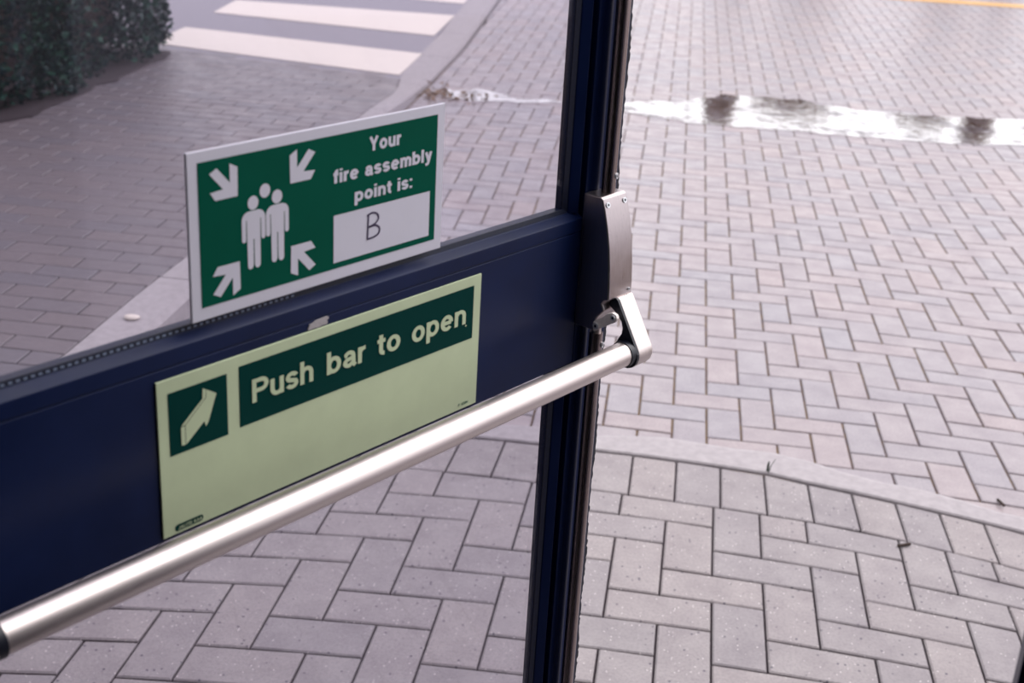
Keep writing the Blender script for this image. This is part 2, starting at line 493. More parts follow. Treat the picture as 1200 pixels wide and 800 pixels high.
fp = plane('road_paving', [(-1.6, -1.2), (-1.6, 4.2), (-7, 4.2), (-7, -1.2)][::-1], 0.088, MAT['bed'], thick=0.05)
V = [(-1.6, 4.2, 0.088), (-1.6, 5.3, 0.030), (-7, 5.3, 0.030), (-7, 4.2, 0.088)]
mesh_obj('ramp_bed', V, [(0, 1, 2, 3)], MAT['bed'], fp)
tag(fp, 'block paved road surface in straight courses left of the kerb', 'paving', kind='structure')
quads = []
for r in range(-10, 52):
    y0 = 0.952 + (r - 3) * 0.1
    for c in range(0, 24):
        x1 = -1.662 - c * 0.2 + (0.1 if r % 2 else 0.0)
        x0 = x1 - 0.2
        if y0 + 0.1 > 5.44 + (-1.69 - x1) * 0.21 or x0 < -5.4: continue
        lim = KL(y0 + 0.05) - 0.004
        x1 = lim if c == 0 else min(x1, lim)
        if x1 - x0 < 0.03: continue
        quads.append([(x0, y0), (x1, y0), (x1, y0 + 0.1), (x0, y0 + 0.1)])
add_pavers(fp, quads, MAT['left'], left_z, gap=0.0026, ch=0.003, tilt=0.006)

road = plane('road', [(-9, 5.28), (-1.66, 5.28), (-1.80, 8), (-1.98, 12.6), (-9, 12.6)], 0.034, MAT['asphalt'], thick=0.05)
tag(road, 'grey asphalt road under the white crossing stripes', 'road', kind='structure')
STR = [([(-3.42, 5.80), (-1.692, 5.44), (-1.705, 6.17), (-3.42, 6.43)], 'nearest broad white painted crossing stripe, next to the hedge'),
       ([(-3.46, 7.10), (-1.765, 6.87), (-1.79, 7.80), (-3.50, 7.72)], 'second white painted crossing stripe, behind the nearest one'),
       ([(-3.5, 8.55), (-1.83, 8.42), (-1.87, 9.25), (-3.52, 9.3)], 'farthest white painted crossing stripe at the top edge')]
for pts, lab in STR:
    o = plane('crossing_stripe', pts, 0.038, MAT['white_paint'], thick=0.003)
    tag(o, lab, 'road marking', 'zebra crossing stripes')
pts = [(1.7, 10.93), (5.0, 11.12), (5.0, 11.42), (1.7, 11.16)]
tag(plane('yellow_line', pts, 0.004, MAT['yellow_paint'], thick=0.003), 'ochre painted line across the far courtyard paving', 'road marking')

# puddle along the sunken channel
def blob(pts, jit, n=6):
    out = []
    m = len(pts)
    for i in range(m):
        a, b = Vector(pts[i]), Vector(pts[(i + 1) % m])
        for t in range(n):
            p = a.lerp(b, t / n)
            out.append((p.x + random.uniform(-jit, jit), p.y + random.uniform(-jit, jit)))
    return out
PUD = [(-0.45, 5.20), (-0.25, 5.40), (0.02, 5.52), (0.28, 5.82), (0.74, 5.86), (1.04, 5.68), (1.55, 5.71), (2.1, 5.84), (2.9, 5.95), (3.6, 5.8), (3.4, 5.3), (2.6, 5.15), (1.92, 5.10), (1.45, 5.0), (0.98, 4.99), (0.52, 4.98), (0.18, 4.96), (-0.16, 5.04)]
pu = plane('puddle', blob(PUD, 0.025), 0.0045, MAT['water'])
tag(pu, 'long shallow puddle reflecting the sky across the courtyard', 'puddle')
PUD2 = [(-1.36, 5.08), (-1.15, 5.06), (-0.9, 5.12), (-0.62, 5.2), (-0.6, 5.27), (-0.95, 5.24), (-1.2, 5.36), (-1.36, 5.3)]
pu2 = plane('puddle', blob(PUD2, 0.03), 0.0045, MAT['water'])
tag(pu2, 'small puddle in the corner below the kerb end', 'puddle')

# ---------------------------------------------------------------- building around the doorway (behind the camera)
def box(name, lo, hi, mat, parent=None):
    (a, b, c), (d, e, f) = lo, hi
    vs = [(a, b, c), (d, b, c), (d, e, c), (a, e, c), (a, b, f), (d, b, f), (d, e, f), (a, e, f)]
    fs = [(3, 2, 1, 0), (4, 5, 6, 7), (0, 1, 5, 4), (1, 2, 6, 5), (2, 3, 7, 6), (3, 0, 4, 7)]
    return mesh_obj(name, vs, fs, mat, parent)
YW = -1.90
def st(o, label, cat): return tag(o, label, cat, kind='structure')
st(box('wall_left', (-4.5, YW - 0.25, -0.1), (-0.62, YW, 2.75), MAT['render']), 'rendered outside wall left of the doorway', 'wall')
st(box('shade_wall', (-1.75, YW, -0.1), (-1.32, -0.70, 3.3), MAT['render']), 'unseen wing wall added to shade the ground left of the doorway', 'wall')  # out of view, added to darken the ground on the left
st(box('wall_right', (1.34, YW - 0.25, -0.1), (5.0, YW, 2.75), MAT['render']), 'rendered outside wall right of the doorway', 'wall')
st(box('wall_front', (-0.62, YW - 0.25, 2.22), (1.34, YW, 2.75), MAT['render']), 'rendered wall panel over the doorway', 'wall')
st(box('trim_1', (-0.62, YW - 0.12, 0), (-0.56, YW + 0.01, 2.22), MAT['navy']), 'navy door frame jamb on the hinge side', 'door frame')
st(box('trim_2', (1.28, YW - 0.12, 0), (1.34, YW + 0.01, 2.22), MAT['navy']), 'navy door frame jamb on the far right', 'door frame')
st(box('trim_3', (-0.56, YW - 0.12, 2.16), (1.28, YW + 0.01, 2.22), MAT['navy']), 'navy door frame head over both leaves', 'door frame')
st(box('floor', (-4.5, -6.2, -0.1), (5.0, YW - 0.02, 0.0), MAT['mat_floor']), 'dark floor of the lobby inside', 'floor')
st(box('ceiling', (-4.5, -6.2, 2.6), (5.0, YW - 0.25, 2.7), MAT['inner']), 'plain ceiling of the lobby inside', 'ceiling')
st(box('wall_side_left', (-4.6, -6.2, 0.0), (-4.5, YW - 0.25, 2.6), MAT['inner']), 'plain left side wall of the lobby inside', 'wall')
st(box('wall_side_right', (5.0, -6.2, 0.0), (5.1, YW - 0.25, 2.6), MAT['inner']), 'plain right side wall of the lobby inside', 'wall')
st(box('wall_back', (-4.5, -6.3, 0.0), (5.0, -6.2, 2.7), MAT['inner']), 'plain back wall of the lobby inside', 'wall')

# ---------------------------------------------------------------- door frame coordinates: a along the leaf, t out of its face, b height
O = Vector((-0.32767, -1.62850, 1.24786))
D = Vector((0.52947, 0.84833, 0.0)).normalized()
NN = Vector((D.y, -D.x, 0.0))
def dp(a, t, b): return O + D * a + NN * t + Vector((0, 0, b))

def prism_a(name, prof, a0, a1, mat, parent, P=dp):
    """profile of (t,b) swept along a"""
    n = len(prof)
    vs = [P(a0, t, b) for t, b in prof] + [P(a1, t, b) for t, b in prof]
    fs = [tuple(range(n)), tuple(range(2 * n - 1, n - 1, -1))]
    for i in range(n):
        j = (i + 1) % n
        fs.append((i, n + i, n + j, j))
    return fix(mesh_obj(name, vs, fs, mat, parent))

def prism_b(name, prof, b0, b1, mat, parent, P=dp):
    """profile of (a,t) swept along the height"""
    n = len(prof)
    vs = [P(a, t, b0) for a, t in prof] + [P(a, t, b1) for a, t in prof]
    fs = [tuple(range(n)), tuple(range(2 * n - 1, n - 1, -1))]
    for i in range(n):
        j = (i + 1) % n
        fs.append((i, n + i, n + j, j))
    return fix(mesh_obj(name, vs, fs, mat, parent))

def tube(name, p0, p1, r, mat, parent, seg=32, caps=True):
    p0, p1 = Vector(p0), Vector(p1)
    ax = (p1 - p0).normalized()
    e1 = ax.orthogonal().normalized(); e2 = ax.cross(e1)
    vs = []
    for p in (p0, p1):
        for i in range(seg):
            an = 2 * math.pi * i / seg
            vs.append(p + e1 * r * math.cos(an) + e2 * r * math.sin(an))
    fs = [(i, (i + 1) % seg, seg + (i + 1) % seg, seg + i) for i in range(seg)]
    o = mesh_obj(name, vs, fs, mat, parent, smooth=True)
    if caps:
        me = o.data
        bm = bmesh.new(); bm.from_mesh(me); bm.verts.ensure_lookup_table()
        co = [v.co.copy() for v in bm.verts]
        bm.faces.new([bm.verts.new(co[i]) for i in range(seg)][::-1]); bm.faces.new([bm.verts.new(co[seg + i]) for i in range(seg)])
        bm.normal_update()
        mid = (p0 + p1) / 2
        for f in bm.faces:
            c = f.calc_center_median() - mid
            out = c - ax * c.dot(ax) if len(f.verts) == 4 else ax * c.dot(ax)
            if f.normal.dot(out) < 0: f.normal_flip()
        bm.to_mesh(me); bm.free()
    return o

ZB, ZT = -1.24786 + 0.012, 2.145 - 1.24786          # bottom and top of the leaf
def build_leaf(name, label, P, hinge_a, free_a, origin, full=True):
    """a glazed aluminium leaf; P maps (a,t,b) to the world"""
    root = empty(name, origin)
    tag(root, label, 'door', kind='structure')
    B = -0.036                                              # back face
    fa, ha = free_a, hinge_a
    # lock stile with bead recess, shadow groove and raised rib
    prof = [(fa - 0.061, -0.0005), (fa - 0.052, -0.0005), (fa - 0.0505, 0.0025), (fa - 0.0455, 0.0035), (fa - 0.040, 0.0025), (fa - 0.0385, -0.001),
            (fa - 0.033, -0.001), (fa - 0.0315, 0.0), (fa - 0.004, 0.0), (fa - 0.004, B), (fa - 0.068, B), (fa - 0.068, -0.009), (fa - 0.061, -0.009)]
    bevel(prism_b('stile', prof, ZB, ZT, MAT['navy'], root, P), 0.0008)
    prof = [(ha, 0.0), (ha + 0.088, 0.0), (ha + 0.088, B), (ha, B)]
    bevel(prism_b('stile', prof, ZB, ZT, MAT['navy'], root, P), 0.0015)
    A0, A1 = ha + 0.088, fa - 0.076
    # middle rail with sloping bead edges and a seam line
    rail = [(B, -0.1500), (-0.010, -0.1500), (-0.001, -0.1490), (0.0, -0.1478), (0.0, 0.0085), (-0.0015, 0.0090), (-0.0015, 0.0098), (0.0, 0.0103),
            (0.0, 0.0235), (-0.0010, 0.0250), (-0.0090, 0.0298), (-0.0095, 0.0308), (-0.0137, 0.0308), (-0.0137, 0.0285), (B, 0.0285)]
    bevel(prism_a('rail', rail, A0, A1 + 0.013, MAT['navy'], root, P), 0.0006)
    for b0, b1 in ((ZB, ZB + 0.22), (ZT - 0.09, ZT)):
        bevel(prism_a('rail', [(B, b0), (0, b0), (0, b1), (B, b1)], A0, A1 + 0.013, MAT['navy'], root, P), 0.0015)
    # vertical glazing beads (upper and lower light)
    for b0, b1 in ((0.0300, ZT - 0.09), (ZB + 0.22, -0.1500)):
        bead = [(fa - 0.0785, -0.0105), (fa - 0.078, -0.0095), (fa - 0.069, -0.0030), (fa - 0.0675, -0.0040), (fa - 0.0675, -0.0137), (fa - 0.0785, -0.0137)]
        bevel(prism_b('glazing_bead', bead, b0, b1, MAT['navy'], root, P), 0.0005)
        gk = prism_b('gasket', [(fa - 0.0855, -0.0135), (fa - 0.0855, -0.0125), (fa - 0.0785, -0.0108), (fa - 0.0785, -0.0137)], b0, b1, MAT['gasket'], root, P)
        prism_b('gasket', [(ha + 0.086, -0.014), (ha + 0.086, -0.0095), (ha + 0.095, -0.0125), (ha + 0.095, -0.0135)], b0, b1, MAT['gasket'], root, P)
    # horizontal gaskets on the middle rail
    prism_a('gasket', [(-0.0137, 0.0305), (-0.0102, 0.0305), (-0.0120, 0.0352), (-0.0135, 0.0352)], A0, A1, MAT['gasket'], root, P)
    prism_a('gasket', [(-0.0137, -0.1495), (-0.0108, -0.1495), (-0.0120, -0.1535), (-0.0135, -0.1535)], A0, A1, MAT['gasket'], root, P)
    # panes
    prism_a('pane', [(-0.0138, 0.026), (-0.0138, ZT - 0.08), (-0.0198, ZT - 0.08), (-0.0198, 0.026)], A0 - 0.005, A1 + 0.005, MAT['glass'], root, P)
    prism_a('pane', [(-0.0138, ZB + 0.21), (-0.0138, -0.146), (-0.0198, -0.146), (-0.0198, ZB + 0.21)], A0 - 0.005, A1 + 0.005, MAT['glass'], root, P)
    if not full: return root
    # brush seal on the free edge
    V, F = [], []
    b = ZB
    prev = None
    rnd = random.Random(3)
    while b < ZT:
        w = 0.0028 + rnd.uniform(-0.0014, 0.0014) + 0.0012 * math.sin(b * 40)
        i = len(V)
        V += [P(fa - 0.004, -0.0015, b), P(fa + w, -0.003, b), P(fa + w, -0.007, b), P(fa - 0.004, -0.010, b)]
        if i: F += [(i - 4, i - 3, i + 1, i), (i - 3, i - 2, i + 2, i + 1), (i - 2, i - 1, i + 3, i + 2)]
        b += 0.0035
    mesh_obj('brush_seal', V, F, MAT['brush'], root)
    return root

HA, FA = -0.300, 0.627
door = build_leaf('door_1', 'navy glazed door leaf standing open, carrying the signs and push bar', dp, HA, FA, dp(HA, 0, ZB - 0.012))

# pale dots painting light glints along the gasket of the open leaf
def glint(pts, size):
    V, F = [], []
    for p, along, across, nrm in pts:
        i = len(V)
        h, w = along * size * 0.5, across * size * 0.35
        V += [p - h - w, p + h - w, p + h + w, p - h + w]
        V += [v + nrm * 0.0003 for v in V[-4:]]
        F += [(i, i + 1, i + 5, i + 4), (i + 1, i + 2, i + 6, i + 5), (i + 2, i + 3, i + 7, i + 6), (i + 3, i, i + 4, i + 7), (i + 4, i + 5, i + 6, i + 7)]
    return V, F
zz = Vector((0, 0, 1))
pts = [(dp(-0.21 + 0.0062 * i, -0.0110, 0.0325), D, zz, NN) for i in range(60)]
V, F = glint(pts, 0.003)
so = mesh_obj('gasket_glints', V, F, MAT['glint'], door); so['kind'] = 'stuff'

# second leaf, nearly closed, showing only its edge in the corner
P2 = Vector((0.356, -1.687, 1.24786))
ang = math.radians(-12)
D2 = Vector((-math.cos(ang), -math.sin(ang), 0))             # from hinge towards the free edge
N2 = Vector((D2.y, -D2.x, 0))
if N2.y > 0: N2 = -N2
def dp2(a, t, b): return P2 + D2 * (a - 0.88) + N2 * t + Vector((0, 0, b))
build_leaf('door_2', 'second navy door leaf, its edge just showing at lower right', dp2, 0.0, 0.88, dp2(0, 0, ZB - 0.012), full=False)

# ---------------------------------------------------------------- panic bar
pb = empty('panic_bar', dp(0.58, 0, -0.1))
tag(pb, 'satin metal panic bar with latch case and vertical rods on the navy door', 'push bar')
TB, BB, RB = 0.0660, -0.1186, 0.0140
bar = tube('push_bar', dp(-0.192, TB, BB), dp(0.574, TB, BB), RB, MAT['alu'], pb, 64)

def arm(a0, a1, parent):
    prof = [(0.0400, -0.0600), (0.0470, -0.0595), (0.0490, -0.0612), (0.0645, -0.0870), (0.0795, -0.1120), (0.0816, -0.1170), (0.0818, -0.1230), (0.0800, -0.1290),
            (0.0760, -0.1335), (0.0700, -0.1362), (0.0640, -0.1362), (0.0580, -0.1335), (0.0525, -0.1280), (0.0500, -0.1210), (0.0505, -0.1130), (0.0540, -0.1050),
            (0.0580, -0.0980), (0.0585, -0.0910), (0.0562, -0.0845), (0.0500, -0.0770), (0.0420, -0.0720), (0.0380, -0.0690)]
    o = prism_a('lever_arm', prof, a0, a1, MAT['steel_pale'], parent)
    bevel(o, 0.0012)
    # thin black sheet laid over the inner side face
    side_sheet = prism_a('arm_side_sheet', [(t, b) for t, b in prof], a0 - 0.0035, a0 + 0.0002, MAT['black'], o) if True else None
    side_sheet.location = (0, 0, 0)
    return o
A1 = arm(0.5775, 0.604, pb)
tube('collar', dp(0.566, TB, BB), dp(0.576, TB, BB), RB + 0.0010, MAT['black'], pb, 48)
A2 = arm(-0.222, -0.1955, pb)
tube('collar', dp(-0.196, TB, BB), dp(-0.187, TB, BB), RB + 0.0010, MAT['black'], pb, 48)

def case(a0, a1, name, parent):
    side = [(0.0, 0.0535), (0.0235, 0.0535), (0.0262, 0.0505), (0.0300, 0.0400), (0.0350, 0.0220), (0.0395, 0.0010), (0.0425, -0.0220), (0.0443, -0.0450),
            (0.0447, -0.0590), (0.0447, -0.0610), (0.040, -0.0615), (0.0360, -0.0660), (0.0400, -0.0735), (0.0300, -0.0850), (0.0290, -0.1000), (0.0, -0.1000)]
    o = prism_a(name, side, a0, a1, MAT['steel'], parent)
    bevel(o, 0.0022, 3)
    return o

def screw(p, nrm, r, parent):
    nrm = nrm.normalized()
    o = tube('screw', p - nrm * 0.001, p + nrm * 0.0012, r, MAT['screw'], parent, 16)
    # recessed dark hexagon
    e1 = nrm.orthogonal().normalized(); e2 = nrm.cross(e1)
    vs = [p + nrm * 0.00135 + (e1 * math.cos(k * math.pi / 3) + e2 * math.sin(k * math.pi / 3)) * r * 0.5 for k in range(6)]
    return o, vs

def screw_on(p, nrm, r, parent_obj, top=False):
    o, vs = screw(p, nrm, r, None)
    wm = Vector(parent_obj.location) if top else Vector(parent_obj.location) + Vector(parent_obj.parent.location)
    o.parent = parent_obj; o.location = -wm
    if top:
        h = mesh_obj('socket', vs, [tuple(range(6))], MAT['black'])
        h.parent = o
    else:
        bm = bmesh.new(); bm.from_mesh(o.data)
        bm.faces.new([bm.verts.new(v) for v in vs]); bm.faces.ensure_lookup_table()
        bm.faces[-1].material_index = 1
        bm.normal_update()
        if bm.faces[-1].normal.dot(nrm) < 0: bm.faces[-1].normal_flip()
        o.data.materials.append(MAT['black']); bm.to_mesh(o.data); bm.free()
    return o

ca = case(0.562, 0.606, 'latch_case', pb)
fn = (NN * 0.92 + zz * 0.32).normalized()
screw_on(dp(0.5690, 0.0283, 0.0445), fn, 0.0032, ca)
screw_on(dp(0.5995, 0.0283, 0.0445), fn, 0.0032, ca)
screw_on(dp(0.5995, 0.0447, -0.0545), NN, 0.0018, ca)
cb = case(-0.231, -0.187, 'hinge_case', pb)

# bright link plate under the case
pl = [(0.0285, -0.0990), (0.0280, -0.0890), (0.0310, -0.0860), (0.0385, -0.0815), (0.0455, -0.0745), (0.0520, -0.0712), (0.0575, -0.0725), (0.0595, -0.0765), (0.0570, -0.0815), (0.0500, -0.0860), (0.0400, -0.0925), (0.0320, -0.0985)]
plate = prism_a('link_plate', pl, 0.5600, 0.5650, MAT['zinc'], pb)
bevel(plate, 0.0007)
screw_on(dp(0.5598, 0.0322, -0.0925), -D, 0.0036, plate)
screw_on(dp(0.5598, 0.0545, -0.0765), -D, 0.0030, plate)

# vertical rods and their sleeves
rod_t, rod_a = 0.0150, 0.586
tube('rod', dp(rod_a, rod_t, 0.048), dp(rod_a, rod_t, ZT - 0.02), 0.0078, MAT['rod'], pb, 24)
tube('rod', dp(rod_a, rod_t, ZB + 0.03), dp(rod_a, rod_t, -0.112), 0.0078, MAT['rod'], pb, 24)
tube('rod_tip', dp(rod_a, rod_t, 0.050), dp(rod_a, rod_t, 0.060), 0.0064, MAT['steel'], pb, 20)
tube('rod_tip', dp(rod_a, rod_t, -0.113), dp(rod_a, rod_t, -0.098), 0.0055, MAT['steel_pale'], pb, 20)
sn = (NN * 0.6 + D * 0.2).normalized()
for b in (0.0725, -0.1265):
    screw_on(dp(rod_a, rod_t, b) + sn * 0.0082, sn, 0.0034, pb, top=True)

# ---------------------------------------------------------------- printed signs
def poly(name, pts, t, mat, parent, depth=0.0004):
    """flat print: outline in (a,b) lifted to standoff t"""
    tri = geometry.tessellate_polygon([[Vector((a, b, 0)) for a, b in pts]])
    n = len(pts)
    vs = [dp(a, t, b) for a, b in pts]
    o = mesh_obj(name, vs, [tuple(f) for f in tri], mat, parent)
    bm = bmesh.new(); bm.from_mesh(o.data)
    bm.normal_update()
    for f in bm.faces:
        if f.normal.dot(NN) < 0: f.normal_flip()
    bm.to_mesh(o.data); bm.free()
    return o

def multi(name, polys, t, mat, parent, lifts=None):
    vs, fs = [], []
    t0_ = t
    for pi_, pts in enumerate(polys):
        if lifts: t = t0_ + lifts[pi_]
        tri = geometry.tessellate_polygon([[Vector((a, b, 0)) for a, b in pts]])
        k = len(vs)
        vs += [dp(a, t, b) for a, b in pts]
        for f in tri:
            f = tuple(i + k for i in f)
            p0, p1, p2 = (vs[i] for i in f)
            if (p1 - p0).cross(p2 - p0).dot(NN) < 0: f = f[::-1]
            fs.append(f)
    return mesh_obj(name, vs, fs, mat, parent)

# plain grotesque letters drawn as strokes: cap height 1, x-height XH, stroke width W
XH = 0.74
def arc(cx, cy, rx, ry, a0, a1, n=14):
    return [(cx + rx * math.cos(math.radians(a0 + (a1 - a0) * k / n)), cy + ry * math.sin(math.radians(a0 + (a1 - a0) * k / n))) for k in range(n + 1)]
def glyph(ch, W):
    """list of stroke centre lines and the advance width"""
    h = W / 2
    bw = 0.62                                     # bowl width, outer
    rx, ry, cy = (bw - W) / 2, (XH - W) / 2 + 0.01, XH / 2
    cx = bw / 2
    ring = arc(cx, cy, rx, ry, 0, 360, 28)
    hook = [(h, 0), (h, XH)]
    arch = lambda x0, w: [(x0 + h, XH * 0.45)] + arc(x0 + w / 2, XH - h - 0.20, (w - W) / 2, 0.215, 180, 0, 14) + [(x0 + w - h, 0)]
    if ch == 'o': return [ring], bw
    if ch == 'b': return [[(h, 0), (h, 1.0)], ring], bw
    if ch == 'p': return [[(h, -0.27), (h, XH)], ring], bw
    if ch == 'n': return [hook, arch(0, 0.58)], 0.58
    if ch == 'h': return [[(h, 0), (h, 1.0)], arch(0, 0.58)], 0.58
    if ch == 'm': return [hook, arch(0, 0.53), arch(0.53 - W, 0.53)], 1.06 - W
    if ch == 'u':
        w = 0.58
        return [[(w - h, 0), (w - h, XH)], [(h, XH)] + arc(w / 2, h + 0.20, (w - W) / 2, 0.215, 180, 360, 14) + [(w - h, XH * 0.55)]], w
    if ch == 'r': return [hook, [(h, XH * 0.45)] + arc(h + 0.24, XH - h - 0.20, 0.24, 0.21, 180, 88, 8)], 0.38
    if ch == 'l': return [[(h, 0), (h, 1.0)]], W
    if ch == 'i': return [[(h, 0), (h, XH)], [(h, 0.86), (h, 1.0)]], W
    if ch == ':': return [[(h, 0), (h, 0.17)], [(h, XH - 0.17), (h, XH)]], W
    if ch == '.': return [[(h, 0), (h, 0.16)]], W
    if ch == 't': return [[(0.17, 0.94)] + [(0.17, 0.26)] + arc(0.17 + 0.15, 0.24, 0.15, 0.24 - h * 0.9, 180, 275, 8), [(0, XH - h * 0.8), (0.36, XH - h * 0.8)]], 0.36
    if ch == 'f': return [[(0.17, 0)] + arc(0.17 + 0.16, 0.76, 0.16, 0.24 - h * 0.9, 180, 85, 8), [(0, XH - h * 0.8), (0.36, XH - h * 0.8)]], 0.37
    if ch == 'e': return [[(h * 0.8, cy + 0.0), (bw - h, cy)] , arc(cx, cy, rx, ry, 0, 318, 26)], bw
    if ch == 'a':
        w = 0.58
        return [[(0.10 - 0.02, XH * 0.70)] + arc(w / 2 - 0.01, XH - h - 0.17, (w - W) / 2 - 0.02, 0.18, 165, 0, 12) + [(w - h - 0.02, 0.12), (w - 0.02, 0.02)],
                [(w - h - 0.02, XH * 0.58)] + arc(0.27, h + 0.135, 0.27 - h, 0.145, 85, 275, 14) + [(w - h - 0.04, 0.20)]], w
    if ch == 's':
        w = 0.55; q = (XH - 2 * h) / 4
        return [arc(w / 2, XH - h - q, w / 2 - h, q + 0.01, 15, 235, 14)[:-1] + [(w / 2, XH / 2)] + arc(w / 2, h + q, w / 2 - h, q + 0.01, 55, -165, 14)[1:]], w
    if ch == 'y': return [[(h * 0.9, XH), (0.30, 0.06)], [(0.56 - h * 0.9, XH), (0.28, -0.04)] + arc(0.13, -0.05, 0.15, 0.14, -5, -95, 6) + [(0.05, -0.20)]], 0.56
    if ch == 'Y': return [[(h * 1.05, 1.0), (0.37, 0.44)], [(0.74 - h * 1.05, 1.0), (0.37, 0.44)], [(0.37, 0.50), (0.37, 0)]], 0.74
    if ch == 'P': return [[(h, 0), (h, 1.0)], [(h, 1 - h), (0.38, 1 - h)] + arc(0.38, 0.70, 0.22, 0.30 - h, 90, -90, 14) + [(h, 0.40 + h)]], 0.68
    if ch == 'J': return [[(0.40, 1.0), (0.40, 0.28)] + arc(0.22, 0.28, 0.18, 0.22, 0, -180, 8)], 0.5
    if ch == 'A': return [[(h, 0), (0.35, 1.0)], [(0.70 - h, 0), (0.35, 1.0)], [(0.15, 0.33), (0.55, 0.33)]], 0.7
    if ch == 'L': return [[(h, 1), (h, 0)], [(h, h), (0.52, h)]], 0.52
    if ch == 'I': return [[(h, 0), (h, 1.0)]], W
    if ch == 'T': return [[(0.3, 0), (0.3, 1)], [(0, 1 - h), (0.6, 1 - h)]], 0.6
    if ch == 'E': return [[(h, 0), (h, 1)], [(h, 1 - h), (0.55, 1 - h)], [(h, 0.5), (0.5, 0.5)], [(h, h), (0.55, h)]], 0.55
    if ch == 'M': return [[(h, 0), (h, 1)], [(h, 1), (0.4, 0.2)], [(0.8 - h, 1), (0.4, 0.2)], [(0.8 - h, 0), (0.8 - h, 1)]], 0.8
    if ch == '4': return [[(0.42, 0), (0.42, 1)], [(0.42, 1), (0.05, 0.3)], [(0.02, 0.3), (0.58, 0.3)]], 0.6
    if ch == '3': return [arc(0.28, 0.73, 0.22, 0.2, 150, -80, 10), arc(0.28, 0.28, 0.24, 0.22, 80, -150, 10)], 0.56
    if ch == '0': return [arc(0.3, 0.5, 0.22, 0.43, 0, 360, 20)], 0.6
    return [], 0.30

def text(name, s, a0, a1, b0, cap, t, mat, parent, bold=0.17):
    """one run of letters fitted from a0 to a1, baseline b0, cap height cap"""
    W = bold
    x = 0.0; items = []
    for ch in s:
        st_, adv = glyph(ch, W)
        items.append((x, st_)); x += adv + 0.085 * (0.8 if ch in 'rfty' else 1.0)
    x -= 0.085
    sx = (a1 - a0) / x
    polys = []
    lifts = []
    for x0, st_ in items:
        for li_, line in enumerate(st_):
            L, R = [], []
            closed = (Vector(line[0]) - Vector(line[-1])).length < 1e-4
            m = len(line)
            for i, p in enumerate(line):
                pa = line[i - 1] if i else (line[-2] if closed else line[0])
                pc = line[i + 1] if i < m - 1 else (line[1] if closed else line[-1])
                d1 = Vector(p) - Vector(pa); d2 = Vector(pc) - Vector(p)
                if d1.length < 1e-6: d1 = d2
                if d2.length < 1e-6: d2 = d1
                d1.normalize(); d2.normalize()
                d = (d1 + d2).normalized()
                n_ = Vector((-d.y, d.x)) * (W / 2) / max(0.5, d.dot(d1))
                L.append((p[0] + n_.x, p[1] + n_.y)); R.append((p[0] - n_.x, p[1] - n_.y))
            for i in range(m - 1):
                polys.append([(a0 + (x0 + q[0]) * sx, b0 + q[1] * cap) for q in (L[i], L[i + 1], R[i + 1], R[i])])
                lifts.append(li_ * 0.00006)
    return multi(name, polys, t, mat, parent, lifts)

def panel(name, a0, a1, b0, b1, t0, t1, mat, parent):
    return bevel(prism_a(name, [(t0, b0), (t1, b0), (t1, b1), (t0, b1)], a0, a1, mat, parent), 0.0005, 1)

def circle(c, r, n=24, ry=None):
    ry = ry or r
    return [(c[0] + r * math.cos(2 * math.pi * i / n), c[1] + ry * math.sin(2 * math.pi * i / n)) for i in range(n)]

def rrect(a0, a1, b0, b1, r, n=5):
    out = []
    for cx, cy, s in ((a1 - r, b1 - r, 0), (a0 + r, b1 - r, 90), (a0 + r, b0 + r, 180), (a1 - r, b0 + r, 270)):
        for k in range(n + 1):
            an = math.radians(s + 90 * k / n)
            out.append((cx + r * math.cos(an), cy + r * math.sin(an)))
    return out

# --- fire assembly sign on the glass
fs_ = empty('fire_assembly_sign', dp(0.186, 0, 0.0408))
tag(fs_, 'white bordered green fire assembly point sign standing on the upper glass', 'sign')
T0 = 0.0005
panel('sign_panel', 0.0392, 0.3340, 0.0408, 0.1824, T0 - 0.003, T0, MAT['sign_white'], fs_)
for a, b in ((0.07, 0.16), (0.30, 0.16), (0.07, 0.07), (0.30, 0.07)):
    panel('adhesive_pad', a - 0.012, a + 0.012, b - 0.012, b + 0.012, -0.0137, T0 - 0.003, MAT['chip'], fs_)
poly('green_field', [(0.0493, 0.0518), (0.3240, 0.0518), (0.3240, 0.1733), (0.0493, 0.1733)], T0 + 0.0003, MAT['green'], fs_)
TP = T0 + 0.0006
poly('answer_box', [(0.1934, 0.0574), (0.3158, 0.0574), (0.3158, 0.1014), (0.1934, 0.1014)], TP, MAT['sign_white'], fs_)
# arrow pointing down-right, tip at origin
AR = [(0, 0), (0.0004, 0.0243), (-0.0076, 0.0283), (-0.0076, 0.0125), (-0.0205, 0.0265), (-0.0280, 0.0228), (-0.0146, 0.0082), (-0.0278, 0.0072), (-0.0228, 0.0)]
for tip, sx, sy in (((0.0882, 0.1396), 1, 1), ((0.1440, 0.1397), -1, 1), ((0.0886, 0.0836), 1, -1), ((0.1442, 0.0843), -1, -1)):
    poly('arrow', [(tip[0] + x * sx, tip[1] + y * sy) for x, y in AR], TP, MAT['sign_white'], fs_)
